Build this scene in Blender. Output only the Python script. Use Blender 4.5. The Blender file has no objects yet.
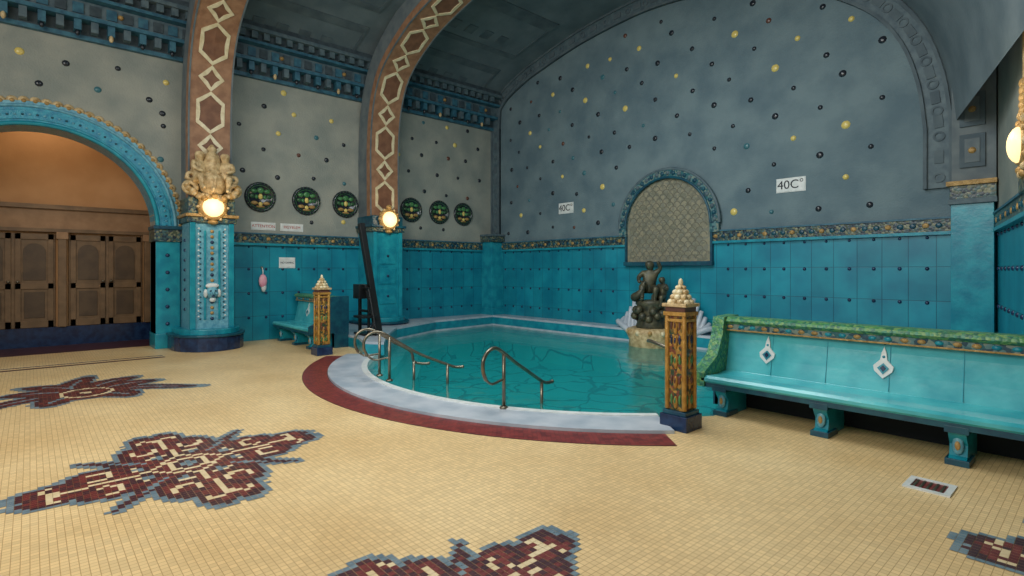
import bpy, math, random
from mathutils import Vector, Matrix
from mathutils.geometry import tessellate_polygon
random.seed(4)
S=bpy.context.scene
pi=math.pi
# ------------------------------------------------------------ materials
def lin(c):
    return tuple(((v/255)/12.92 if v/255<=0.04045 else ((v/255+0.055)/1.055)**2.4) for v in c)+(1,)
MATS={}
def mat(name,c1,c2=None,scale=4,rough=.5,metal=0,bump=0,bscale=30,tile=None,mode='xyz',emit=0,detail=3,grout=(40,50,55),tvar=None,spec=.5,off=(0,0)):
    if name in MATS: return MATS[name]
    m=bpy.data.materials.new(name); m.use_nodes=True; MATS[name]=m
    nt=m.node_tree; N=nt.nodes; L=nt.links; b=N['Principled BSDF']
    b.inputs['Roughness'].default_value=rough; b.inputs['Metallic'].default_value=metal
    b.inputs['Specular IOR Level'].default_value=spec
    geo=N.new('ShaderNodeNewGeometry')
    ns=N.new('ShaderNodeTexNoise'); ns.inputs['Scale'].default_value=scale; ns.inputs['Detail'].default_value=detail
    L.new(geo.outputs['Position'],ns.inputs['Vector'])
    rp=N.new('ShaderNodeValToRGB'); rp.color_ramp.elements[0].position=.35; rp.color_ramp.elements[1].position=.65
    rp.color_ramp.elements[0].color=lin(c1); rp.color_ramp.elements[1].color=lin(c2 or c1)
    L.new(ns.outputs['Fac'],rp.inputs['Fac']); col=rp.outputs['Color']; bh=None
    if tile:
        sx=N.new('ShaderNodeSeparateXYZ'); L.new(geo.outputs['Position'],sx.inputs[0])
        cb=N.new('ShaderNodeCombineXYZ')
        if mode=='wall':
            ad=N.new('ShaderNodeMath'); ad.operation='ADD'; L.new(sx.outputs[0],ad.inputs[0]); L.new(sx.outputs[1],ad.inputs[1])
            L.new(ad.outputs[0],cb.inputs[0]); L.new(sx.outputs[2],cb.inputs[1])
        else:
            L.new(sx.outputs[0],cb.inputs[0]); L.new(sx.outputs[1],cb.inputs[1])
        br=N.new('ShaderNodeTexBrick'); br.offset=0; br.squash=1
        br.inputs['Scale'].default_value=1; br.inputs['Brick Width'].default_value=tile[0]; br.inputs['Row Height'].default_value=tile[1]
        br.inputs['Mortar Size'].default_value=tile[2]; br.inputs['Mortar Smooth'].default_value=.3
        v=tvar or .85
        br.inputs['Color1'].default_value=(v,v,v,1); br.inputs['Color2'].default_value=(1.05,1.05,1.05,1)
        g=lin(grout); base=lin(c1)
        br.inputs['Mortar'].default_value=tuple(min(1.5,g[i]/max(base[i],.003)) for i in range(3))+(1,)
        L.new(cb.outputs[0],br.inputs['Vector'])
        mx=N.new('ShaderNodeMix'); mx.data_type='RGBA'; mx.blend_type='MULTIPLY'; mx.inputs[0].default_value=1
        L.new(col,mx.inputs[6]); L.new(br.outputs['Color'],mx.inputs[7]); col=mx.outputs[2]; bh=br.outputs['Fac']
    L.new(col,b.inputs['Base Color'])
    if bump or bh:
        bp=N.new('ShaderNodeBump'); bp.inputs['Distance'].default_value=.01
        if bh:
            bp.invert=True; bp.inputs['Strength'].default_value=.25; L.new(bh,bp.inputs['Height'])
            L.new(bp.outputs[0],b.inputs['Normal'])
        if bump:
            n2=N.new('ShaderNodeTexNoise'); n2.inputs['Scale'].default_value=bscale; L.new(geo.outputs['Position'],n2.inputs['Vector'])
            b2=N.new('ShaderNodeBump'); b2.inputs['Distance'].default_value=.02; b2.inputs['Strength'].default_value=bump
            L.new(n2.outputs['Fac'],b2.inputs['Height'])
            if bh: L.new(bp.outputs[0],b2.inputs['Normal'])
            L.new(b2.outputs[0],b.inputs['Normal'])
    if emit:
        L.new(col,b.inputs['Emission Color']); b.inputs['Emission Strength'].default_value=emit
    return m
def mosaic(name,cols,scale=25,rough=.35,metal=0):
    m=bpy.data.materials.new(name); m.use_nodes=True; nt=m.node_tree; N=nt.nodes; L=nt.links; b=N['Principled BSDF']
    geo=N.new('ShaderNodeNewGeometry'); vo=N.new('ShaderNodeTexVoronoi'); vo.inputs['Scale'].default_value=scale
    L.new(geo.outputs['Position'],vo.inputs['Vector'])
    sp=N.new('ShaderNodeSeparateColor'); L.new(vo.outputs['Color'],sp.inputs[0])
    rp=N.new('ShaderNodeValToRGB'); rp.color_ramp.interpolation='CONSTANT'
    e=rp.color_ramp.elements
    e[0].position=0; e[0].color=lin(cols[0]); e[1].position=1/len(cols); e[1].color=lin(cols[1])
    for i,c in enumerate(cols[2:]):
        x=e.new((i+2)/len(cols)); x.color=lin(c)
    L.new(sp.outputs[0],rp.inputs['Fac']); L.new(rp.outputs['Color'],b.inputs['Base Color'])
    bp=N.new('ShaderNodeBump'); bp.inputs['Strength'].default_value=.5; bp.inputs['Distance'].default_value=.01; bp.invert=True
    L.new(vo.outputs['Distance'],bp.inputs['Height']); L.new(bp.outputs[0],b.inputs['Normal'])
    b.inputs['Roughness'].default_value=rough; b.inputs['Metallic'].default_value=metal
    return m
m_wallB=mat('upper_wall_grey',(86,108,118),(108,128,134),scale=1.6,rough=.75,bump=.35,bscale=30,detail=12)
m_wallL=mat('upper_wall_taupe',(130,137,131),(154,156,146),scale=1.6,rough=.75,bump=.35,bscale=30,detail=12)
m_dado=mat('teal_dado_tile',(14,120,144),(24,142,162),scale=2,rough=.35,tile=(.37,.55,.007),mode='wall',grout=(8,86,108),tvar=.88)
m_teal=mat('teal_glaze',(16,124,146),(32,150,166),scale=5,rough=.28,bump=.1,bscale=20)
m_tealD=mat('dark_teal',(12,62,84),(22,84,100),scale=8,rough=.35)
m_tealL=mat('light_blue_glaze',(80,144,168),(116,176,192),scale=14,rough=.35,bump=.3,bscale=50)
m_archb=mat('arch_blue_glaze',(20,122,156),(52,156,178),scale=10,rough=.3,bump=.4,bscale=40)
m_bench=mat('turquoise_bench_glaze',(56,160,172),(86,188,194),scale=3,rough=.2,bump=.08,bscale=12)
m_navy=mat('navy_glaze',(18,34,66),(30,56,92),scale=9,rough=.25)
m_black=mat('black_metal',(16,18,20),(24,26,28),rough=.4)
m_dark=mat('under_bench_shade',(22,26,30),(30,34,38),rough=.8)
m_cream=mat('cream_glaze',(206,190,150),(226,214,180),scale=9,rough=.4)
m_white=mat('white_glaze',(204,210,208),(224,226,224),scale=9,rough=.35)
m_gold=mat('gold_ceramic',(150,116,62),(186,150,92),scale=18,rough=.45,metal=.1,bump=.5,bscale=60)
m_stone=mat('sculpture_ceramic',(164,136,92),(214,190,144),scale=12,rough=.5,bump=.6,bscale=40)
m_yel=mat('yellow_stud',(216,194,110),rough=.25)
m_brn=mat('brown_stud',(96,62,52),rough=.25)
m_blk=mat('black_stud',(34,40,48),rough=.2)
m_tst=mat('teal_stud',(60,110,120),rough=.3)
m_grn=mat('green_ceramic',(52,106,64),(84,140,84),scale=20,rough=.3)
m_grnd=mat('dark_green_ceramic',(36,74,50),(56,100,60),scale=20,rough=.3)
m_coping=mosaic('green_coping_mosaic',[(54,118,76),(86,144,84),(40,104,84),(110,150,90),(60,130,100)],36)
m_postm=mosaic('gold_green_mosaic',[(150,112,44),(96,80,38),(44,66,44),(172,130,56),(112,60,38),(60,56,38)],34)
m_postg=mat('post_gold',(158,112,44),(186,142,68),scale=18,rough=.4,metal=.15,bump=.4,bscale=60)
m_band=mosaic('frieze_mosaic',[(34,62,74),(60,92,92),(120,122,96),(26,44,58),(72,82,64)],26)
m_frame=mosaic('arch_frame_mosaic',[(40,96,104),(86,124,128),(34,70,86),(120,134,124)],24)
m_rib=mat('rib_brown',(134,96,70),(160,120,90),scale=6,rough=.6,bump=.2)
m_ribd=mat('rib_dark_panel',(108,72,52),(130,90,66),scale=6,rough=.6)
m_ribs=mat('rib_side',(88,100,106),(108,118,120),scale=4,rough=.7)
m_vault=mat('vault_grey',(86,102,110),(106,120,126),scale=1.6,rough=.85,bump=.25,detail=10)
m_vaultM=mat('vault_moulding',(74,88,96),(92,106,112),scale=3,rough=.8)
m_vaultD=mat('vault_dark_ornament',(50,64,72),(68,82,88),scale=8,rough=.7)
m_corn=mat('cornice_grey',(68,88,98),(92,110,116),scale=8,rough=.6)
m_corn2=mat('cornice_blue',(36,82,104),(58,110,128),scale=8,rough=.5)
m_floor=mat('mosaic_floor',(220,188,134),(236,208,156),scale=.8,rough=.42,tile=(.04,.04,.002),mode='floor',grout=(168,134,88),tvar=.88,detail=6)
m_maroon=mat('maroon_tile',(98,38,40),(124,54,50),scale=9,rough=.4)
m_maroon2=mat('dark_maroon_tile',(58,30,40),(80,42,48),scale=9,rough=.4)
m_redb=mat('border_red_tile',(118,44,44),(142,60,56),scale=9,rough=.4)
m_slate=mat('slate_blue_tile',(92,114,128),(124,142,150),scale=9,rough=.4)
m_creamt=mat('cream_tile',(216,194,150),(230,210,172),scale=9,rough=.4)
m_marble=mat('pale_marble',(160,172,184),(194,200,208),scale=3,rough=.3,detail=6)
m_basin=mat('pool_tile',(34,194,190),(60,212,204),scale=1.2,rough=.5)
m_step=mat('pool_step_tile',(88,202,200),(126,212,210),scale=2,rough=.5)
m_wood=mat('door_wood',(104,80,54),(126,98,68),scale=5,rough=.5)
m_woodD=mat('door_wood_dark',(76,58,40),(92,72,50),scale=5,rough=.5)
m_ochre=mat('ochre_plaster',(180,134,90),(194,148,104),scale=1.5,rough=.8,bump=.1)
m_lintel=mat('lintel_brown',(142,108,76),(160,124,90),scale=5,rough=.6)
m_bronze=mat('bronze',(58,60,50),(96,92,70),scale=9,rough=.45,metal=.3)
m_brass=mat('rail_metal',(110,104,92),(140,132,116),scale=5,rough=.3,metal=.85)
m_lamp=mat('lamp_glass',(255,220,156),rough=.4,emit=1.4)
m_grille=mosaic('window_grille',[(132,128,108),(116,116,100),(144,138,116),(124,124,110)],16,rough=.6)
m_scale=mat('grille_scale',(100,100,88),(116,112,96),rough=.6)
m_pink=mat('pink_cloth',(224,150,170),(238,190,200),rough=.8)
m_red=mat('red_print',(176,70,56),rough=.6)
def add_caustic_lines(m):  # wavy water caustics painted as dark lines into the base colour
    nt=m.node_tree;N=nt.nodes;L=nt.links;b=N['Principled BSDF']
    src=b.inputs['Base Color'].links[0].from_socket
    geo=N.new('ShaderNodeNewGeometry'); ns=N.new('ShaderNodeTexNoise'); ns.inputs['Scale'].default_value=1.2
    L.new(geo.outputs['Position'],ns.inputs['Vector'])
    vm=N.new('ShaderNodeVectorMath'); vm.operation='MULTIPLY_ADD'; L.new(ns.outputs['Color'],vm.inputs[0]); vm.inputs[1].default_value=(1.1,1.1,0); L.new(geo.outputs['Position'],vm.inputs[2])
    vo=N.new('ShaderNodeTexVoronoi'); vo.feature='DISTANCE_TO_EDGE'; vo.inputs['Scale'].default_value=1.3; L.new(vm.outputs[0],vo.inputs['Vector'])
    rp=N.new('ShaderNodeValToRGB'); rp.color_ramp.elements[0].position=.02; rp.color_ramp.elements[1].position=.05
    rp.color_ramp.elements[0].color=(.12,.25,.3,1); rp.color_ramp.elements[1].color=(1,1,1,1)
    L.new(vo.outputs['Distance'],rp.inputs['Fac'])
    mx=N.new('ShaderNodeMix'); mx.data_type='RGBA'; mx.blend_type='MULTIPLY'; mx.inputs[0].default_value=1
    L.new(src,mx.inputs[6]); L.new(rp.outputs['Color'],mx.inputs[7]); L.new(mx.outputs[2],b.inputs['Base Color'])
add_caustic_lines(m_basin)
m_water=bpy.data.materials.new('pool_water'); m_water.use_nodes=True
nt=m_water.node_tree; nt.nodes.remove(nt.nodes['Principled BSDF']); N=nt.nodes;L=nt.links
tr=N.new('ShaderNodeBsdfTransparent'); tr.inputs[0].default_value=(.76,.98,.97,1)
df=N.new('ShaderNodeBsdfDiffuse'); df.inputs[0].default_value=lin((28,176,176))
m0=N.new('ShaderNodeMixShader'); m0.inputs[0].default_value=.42; L.new(tr.outputs[0],m0.inputs[1]); L.new(df.outputs[0],m0.inputs[2])
gl=N.new('ShaderNodeBsdfGlossy'); gl.inputs['Roughness'].default_value=.12
fr=N.new('ShaderNodeFresnel'); fr.inputs['IOR'].default_value=1.33
mu=N.new('ShaderNodeMath'); mu.operation='MULTIPLY'; mu.inputs[1].default_value=.45; L.new(fr.outputs[0],mu.inputs[0])
ms=N.new('ShaderNodeMixShader'); ns=N.new('ShaderNodeTexNoise'); ns.inputs['Scale'].default_value=3; ns.inputs['Detail'].default_value=3
geo=N.new('ShaderNodeNewGeometry'); L.new(geo.outputs['Position'],ns.inputs['Vector'])
bp=N.new('ShaderNodeBump'); bp.inputs['Strength'].default_value=.3; bp.inputs['Distance'].default_value=.05; L.new(ns.outputs['Fac'],bp.inputs['Height'])
L.new(bp.outputs[0],gl.inputs['Normal']); L.new(mu.outputs[0],ms.inputs[0]); L.new(m0.outputs[0],ms.inputs[1]); L.new(gl.outputs[0],ms.inputs[2])
L.new(ms.outputs[0],N['Material Output'].inputs[0])
# ------------------------------------------------------------ builder
def frame(o,u,v,w):
    M=Matrix.Identity(4)
    for i,a in enumerate((u,v,w,o)):
        for j in range(3): M[j][i]=a[j]
    return M
def FL(x,y,z): return frame((x,y,z),(0,1,0),(0,0,1),(1,0,0))
def FB(x,y,z): return frame((x,y,z),(1,0,0),(0,0,1),(0,-1,0))
class MB:
    def __init__(s): s.v=[];s.f=[];s.m=[];s.sm=[];s.mats=[]
    def add(s,vs,fs,m,smooth=False,M=None):
        if m not in s.mats: s.mats.append(m)
        k=s.mats.index(m); o=len(s.v)
        for p in vs:
            p=Vector(p); s.v.append(tuple(M@p) if M else tuple(p))
        for f in fs: s.f.append([i+o for i in f]); s.m.append(k); s.sm.append(smooth)
    def box(s,a,b,m,M=None):
        x0,y0,z0=a;x1,y1,z1=b
        s.add([(x0,y0,z0),(x1,y0,z0),(x1,y1,z0),(x0,y1,z0),(x0,y0,z1),(x1,y0,z1),(x1,y1,z1),(x0,y1,z1)],
              [(0,3,2,1),(4,5,6,7),(0,1,5,4),(1,2,6,5),(2,3,7,6),(3,0,4,7)],m,M=M)
    def lathe(s,prof,m,c=(0,0,0),n=20,M=None,smooth=True,rot=0,cap=True):
        vs=[];fs=[]
        for r,z in prof:
            for i in range(n):
                a=rot+2*pi*i/n; vs.append((c[0]+r*math.cos(a),c[1]+r*math.sin(a),c[2]+z))
        for j in range(len(prof)-1):
            for i in range(n):
                k=(i+1)%n; fs.append((j*n+i,j*n+k,(j+1)*n+k,(j+1)*n+i))
        if cap:
            fs.append(tuple(reversed(range(n)))); fs.append(tuple((len(prof)-1)*n+i for i in range(n)))
        s.add(vs,fs,m,smooth,M)
    def sph(s,c,r,m,M=None,n=12,k=7):
        if not isinstance(r,(tuple,list)): r=(r,r,r)
        vs=[(c[0],c[1],c[2]-r[2])];fs=[]
        for j in range(1,k):
            t=-pi/2+pi*j/k
            for i in range(n):
                a=2*pi*i/n; vs.append((c[0]+r[0]*math.cos(t)*math.cos(a),c[1]+r[1]*math.cos(t)*math.sin(a),c[2]+r[2]*math.sin(t)))
        vs.append((c[0],c[1],c[2]+r[2])); T=len(vs)-1
        for i in range(n):
            q=(i+1)%n; fs.append((0,1+q,1+i)); fs.append((T,1+(k-2)*n+i,1+(k-2)*n+q))
            for j in range(k-2): fs.append((1+j*n+i,1+j*n+q,1+(j+1)*n+q,1+(j+1)*n+i))
        s.add(vs,fs,m,True,M)
    def dome(s,c,r,h,m,M=None,n=8):
        vs=[];fs=[]
        for rr,z in((1,0),(.85,.55),(.5,.9)):
            for i in range(n):
                a=2*pi*i/n; vs.append((c[0]+r*rr*math.cos(a),c[1]+r*rr*math.sin(a),c[2]+h*z))
        vs.append((c[0],c[1],c[2]+h))
        for j in range(2):
            for i in range(n):
                k=(i+1)%n; fs.append((j*n+i,j*n+k,(j+1)*n+k,(j+1)*n+i))
        for i in range(n): fs.append((2*n+i,2*n+(i+1)%n,3*n))
        s.add(vs,fs,m,True,M)
    def torus(s,c,R,r,m,M=None,n=28,k=8,a0=0,a1=2*pi,sy=1):
        full=abs(a1-a0-2*pi)<1e-6; nn=n if full else n+1; vs=[];fs=[]
        for i in range(nn):
            a=a0+(a1-a0)*i/n
            for j in range(k):
                b=2*pi*j/k; q=R+r*math.cos(b); vs.append((c[0]+q*math.cos(a),c[1]+q*math.sin(a)*sy,c[2]+r*math.sin(b)))
        for i in range(n):
            i2=(i+1)%nn
            for j in range(k): fs.append((i*k+j,i2*k+j,i2*k+(j+1)%k,i*k+(j+1)%k))
        s.add(vs,fs,m,True,M)
    def ring(s,c,r0,r1,z0,z1,m,M=None,n=40,a0=0,a1=2*pi):
        vs=[];fs=[]
        for i in range(n+1):
            a=a0+(a1-a0)*i/n; ca,sa=math.cos(a),math.sin(a)
            for r,z in((r0,z0),(r1,z0),(r1,z1),(r0,z1)): vs.append((c[0]+r*ca,c[1]+r*sa,c[2]+z))
        for i in range(n):
            for j in range(4): fs.append((i*4+j,(i+1)*4+j,(i+1)*4+(j+1)%4,i*4+(j+1)%4))
        fs.append((0,3,2,1)); fs.append((n*4,n*4+1,n*4+2,n*4+3))
        s.add(vs,fs,m,False,M)
    def prism(s,poly,z0,z1,m,M=None,smooth=False):
        n=len(poly); vs=[(p[0],p[1],z0) for p in poly]+[(p[0],p[1],z1) for p in poly]
        fs=[(i,(i+1)%n,n+(i+1)%n,n+i) for i in range(n)]
        for t in tessellate_polygon([[Vector((p[0],p[1],0)) for p in poly]]):
            fs.append(tuple(reversed(t))); fs.append(tuple(n+i for i in t))
        s.add(vs,fs,m,smooth,M)
    def tube(s,pts,r,m,n=10,M=None):
        pts=[Vector(p) for p in pts]; vs=[];fs=[]
        up=Vector((0,0,1)); prev=None
        for i,p in enumerate(pts):
            t=(pts[min(i+1,len(pts)-1)]-pts[max(i-1,0)]).normalized()
            if prev is None:
                a=t.cross(up)
                if a.length<.05: a=t.cross(Vector((1,0,0)))
            else: a=prev-t*prev.dot(t)
            a.normalize(); prev=a; b=t.cross(a); rr=r[i] if isinstance(r,list) else r
            for j in range(n):
                q=2*pi*j/n; vs.append(p+a*math.cos(q)*rr+b*math.sin(q)*rr)
        for i in range(len(pts)-1):
            for j in range(n): fs.append((i*n+j,i*n+(j+1)%n,(i+1)*n+(j+1)%n,(i+1)*n+j))
        fs.append(tuple(range(n))); fs.append(tuple((len(pts)-1)*n+j for j in range(n)))
        s.add(vs,fs,m,True,M)
    def build(s,name,parent=None,bevel=0,fix=True):
        me=bpy.data.meshes.new(name); me.from_pydata(s.v,[],s.f)
        for m in s.mats: me.materials.append(m)
        me.polygons.foreach_set('material_index',s.m); me.polygons.foreach_set('use_smooth',s.sm)
        me.update()
        if fix:
            import bmesh
            bm=bmesh.new(); bm.from_mesh(me); bmesh.ops.recalc_face_normals(bm,faces=bm.faces); bm.to_mesh(me); bm.free()
        o=bpy.data.objects.new(name,me); S.collection.objects.link(o)
        if parent: o.parent=parent
        if bevel:
            b=o.modifiers.new('bevel','BEVEL'); b.width=bevel; b.segments=2; b.limit_method='ANGLE'; b.angle_limit=.9
        return o
def catmull(P,k=6):
    out=[]
    for i in range(len(P)-1):
        p0=P[max(i-1,0)];p1=P[i];p2=P[i+1];p3=P[min(i+2,len(P)-1)]
        for j in range(k):
            t=j/k
            out.append(tuple(.5*((2*p1[d])+(-p0[d]+p2[d])*t+(2*p0[d]-5*p1[d]+4*p2[d]-p3[d])*t*t+(-p0[d]+3*p1[d]-3*p2[d]+p3[d])*t**3) for d in range(len(p1))))
    out.append(tuple(P[-1])); return out
def skinfig(name,verts,edges,radii,m,loc,sc,rotz,parent=None,levels=2,extra=None):
    me=bpy.data.meshes.new(name); me.from_pydata([tuple(Vector(v)*sc) for v in verts],edges,[]); me.materials.append(m)
    o=bpy.data.objects.new(name,me); S.collection.objects.link(o)
    md=o.modifiers.new('skin','SKIN')
    for i,r in enumerate(radii): me.skin_vertices[0].data[i].radius=(r*sc,r*sc)
    me.skin_vertices[0].data[0].use_root=True; md.use_smooth_shade=True
    sb=o.modifiers.new('sub','SUBSURF'); sb.levels=levels; sb.render_levels=levels
    o.location=loc; o.rotation_euler=(0,0,rotz)
    if parent: o.parent=parent
    return o
XW=-13.0; YB=10.8
# ------------------------------------------------------------ vault profile
def xr(y):
    if y>=7: return -1.7+(10.8-y)*.3
    if y<=6: return 2.5
    return 2.5+( -.56-2.5)*(y-6)
def sx(x,y):
    return x if x<-8 else -8+(x+8)*(xr(y)+8)/6.3
prof=catmull([(-13,6.4),(-12.85,6.75),(-12.4,7.1),(-11.6,7.42),(-10.9,7.6),(-9.5,7.88),(-8,8.02),(-7,8.02),(-6,7.9),(-5,7.66),(-4,7.28),(-3.2,6.8),(-2.5,6.2),(-2.05,5.5),(-1.8,4.7),(-1.7,3.9)],4)
b=MB(); ys=[-5,-3,-1,1,3,5,6,6.5,7,8,9,10,10.85]; vs=[];fs=[]
for y in ys:
    for x,z in prof: vs.append((sx(x,y),y,z))
n=len(prof)
for j in range(len(ys)-1):
    for i in range(n-1): fs.append((j*n+i,j*n+i+1,(j+1)*n+i+1,(j+1)*n+i))
b.add(vs,fs,m_vault,True); b.build('ceiling_vault')
b=MB()
def prof_in(i,off,y):
    x0,z0=prof[max(i-1,0)];x1,z1=prof[min(i+1,n-1)]
    t=Vector((sx(x1,y)-sx(x0,y),z1-z0)).normalized(); nn=Vector((t.y,-t.x)); x,z=prof[i]
    return Vector((sx(x,y)+nn.x*off,z+nn.y*off))
def profstrip(b,i0,i1,y0,y1,o0,o1,m):
    vs=[];fs=[]
    for i in range(i0,i1+1):
        for y,o in((y0,o0),(y1,o0),(y1,o1),(y0,o1)):
            p=prof_in(i,o,y); vs.append((p.x,y,p.y))
    k=i1-i0
    for i in range(k):
        for j in range(4): fs.append((i*4+j,i*4+(j+1)%4,(i+1)*4+(j+1)%4,(i+1)*4+j))
    fs.append((0,1,2,3)); fs.append((k*4,k*4+1,k*4+2,k*4+3)); b.add(vs,fs,m)
for (ya,yb) in((-1.8,2.2),(3.3,6.0),(7.3,10.1)):
    for (i0,i1) in((5,11),(14,20)):
        profstrip(b,i0,i1,ya,ya+.07,-.01,.02,m_vaultM); profstrip(b,i0,i1,yb-.07,yb,-.01,.02,m_vaultM)
        profstrip(b,i0,i0+1,ya,yb,-.01,.018,m_vaultM); profstrip(b,i1-1,i1,ya,yb,-.01,.018,m_vaultM)
        q=ya+.3
        while q<yb-.5:
            profstrip(b,i0+2,i0+3,q,q+.25,-.01,.018,m_vaultM); q+=.5
b.build('trim_vault_coffers')
# ------------------------------------------------------------ ribs
ribbase=[(-12.35,2.75),(-12.36,3.7),(-12.36,4.7),(-12.24,5.6),(-11.95,6.24),(-11.5,6.64),(-10.8,7.0),(-10.2,7.2),(-9,7.45),(-8,7.55),(-7,7.55),(-6,7.45),(-5,7.22),(-4,6.85),(-3,6.3),(-2.4,5.75),(-2.05,5.15),(-1.85,4.5),(-1.82,3.3),(-1.82,2.75)]
def rib(yc,name):
    P=catmull([(sx(x,yc),z) for x,z in ribbase],8)
    cum=[0]
    for i in range(1,len(P)): cum.append(cum[-1]+math.dist(P[i],P[i-1]))
    def at(s,w,off):
        s=max(0,min(cum[-1]-1e-4,s)); i=0
        while cum[i+1]<s: i+=1
        t=(s-cum[i])/(cum[i+1]-cum[i]); a=Vector(P[i]);c=Vector(P[i+1]); d=(c-a).normalized(); p=a.lerp(c,t)
        nn=Vector((d.y,-d.x)); p=p+nn*off
        return (p.x,yc+w,p.y)
    b=MB(); K=90; hw=.40; T=cum[-1]
    def ribbon(w0,w1,o0,o1,m,s0=0,s1=None,K=90):
        s1=s1 or T; vs=[];fs=[]
        for i in range(K+1):
            s=s0+(s1-s0)*i/K
            vs+= [at(s,w0,o0),at(s,w1,o0),at(s,w1,o1),at(s,w0,o1)]
        for i in range(K):
            for j in range(4): fs.append((i*4+j,i*4+(j+1)%4,(i+1)*4+(j+1)%4,(i+1)*4+j))
        fs.append((0,1,2,3)); fs.append((K*4,K*4+1,K*4+2,K*4+3)); b.add(vs,fs,m)
    ribbon(-hw,hw,-.62,0,m_ribs)
    ribbon(-hw-.006,hw+.006,-.16,.002,m_rib)
    ribbon(-hw+.03,hw-.03,-.02,.012,m_rib)
    ribbon(-hw+.0,-hw+.03,-.02,.025,m_ribs); ribbon(hw-.03,hw,-.02,.025,m_ribs)
    def fr(poly,th,m,s0,fill=None):
        c=(sum(p[0] for p in poly)/len(poly),sum(p[1] for p in poly)/len(poly))
        pts=[]
        for i in range(len(poly)):
            a=poly[i];q=poly[(i+1)%len(poly)]
            for k in range(4): pts.append((a[0]+(q[0]-a[0])*k/4,a[1]+(q[1]-a[1])*k/4))
        vs=[];N_=len(pts)
        for p in pts:
            d=math.dist(p,c); f=(d-th)/d; q=(c[0]+(p[0]-c[0])*f,c[1]+(p[1]-c[1])*f)
            vs+= [at(s0+p[0],p[1],.012),at(s0+p[0],p[1],.03),at(s0+q[0],q[1],.03),at(s0+q[0],q[1],.012)]
        fs=[]
        for i in range(N_):
            k=(i+1)%N_
            for j in range(3): fs.append((i*4+j,k*4+j,k*4+j+1,i*4+j+1))
        b.add(vs,fs,m)
        if fill:
            vs=[at(s0+c[0],c[1],.016)]
            for p in pts:
                d=math.dist(p,c); f=(d-th)/d; vs.append(at(s0+c[0]+(p[0]-c[0])*f,c[1]+(p[1]-c[1])*f,.016))
            b.add(vs,[(0,1+i,1+(i+1)%N_) for i in range(N_)],fill)
    s=.25
    while s<T-1.5:
        fr([(0,0),(.2,.26),(.66,.26),(.86,0),(.66,-.26),(.2,-.26)],.075,m_cream,s,m_ribd); s+=.86
        fr([(0,0),(.26,.24),(.52,0),(.26,-.24)],.08,m_cream,s,m_ribd); s+=.52
    return b.build(name,fix=False)
# ------------------------------------------------------------ columns
def putto(m,loc,sc,rotz,parent,name='putto',pose=0):
    V=[(0,0,0),(0,-.02,.14),(0,0,.28),(0,0,.4),(0,-.03,.53),
       (.14,0,.34),(.24,-.06,.22),(.16,-.2,.3),
       (-.14,0,.34),(-.24,-.08,.24),(-.2,-.2,.12),
       (.09,-.02,-.02),(.15,-.26,.02),(.12,-.24,-.24),(.13,-.32,-.28),
       (-.09,-.02,-.02),(-.16,-.24,.06),(-.14,-.28,-.2),(-.15,-.36,-.24),(0,-.03,.62)]
    if pose==1: V[6]=(.24,-.04,.44);V[7]=(.18,-.1,.6)
    if pose==2: V[6]=(.2,-.1,.2);V[7]=(.06,-.2,.16);V[9]=(-.2,-.1,.2);V[10]=(-.06,-.2,.14)
    E=[(0,1),(1,2),(2,3),(3,4),(4,19),(2,5),(5,6),(6,7),(2,8),(8,9),(9,10),(0,11),(11,12),(12,13),(13,14),(0,15),(15,16),(16,17),(17,18)]
    Rr=[.12,.125,.125,.06,.12,.07,.05,.04,.07,.05,.04,.1,.075,.045,.035,.1,.075,.045,.035,.08]
    return skinfig(name,V,E,Rr,m,loc,sc,rotz,parent)
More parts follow.
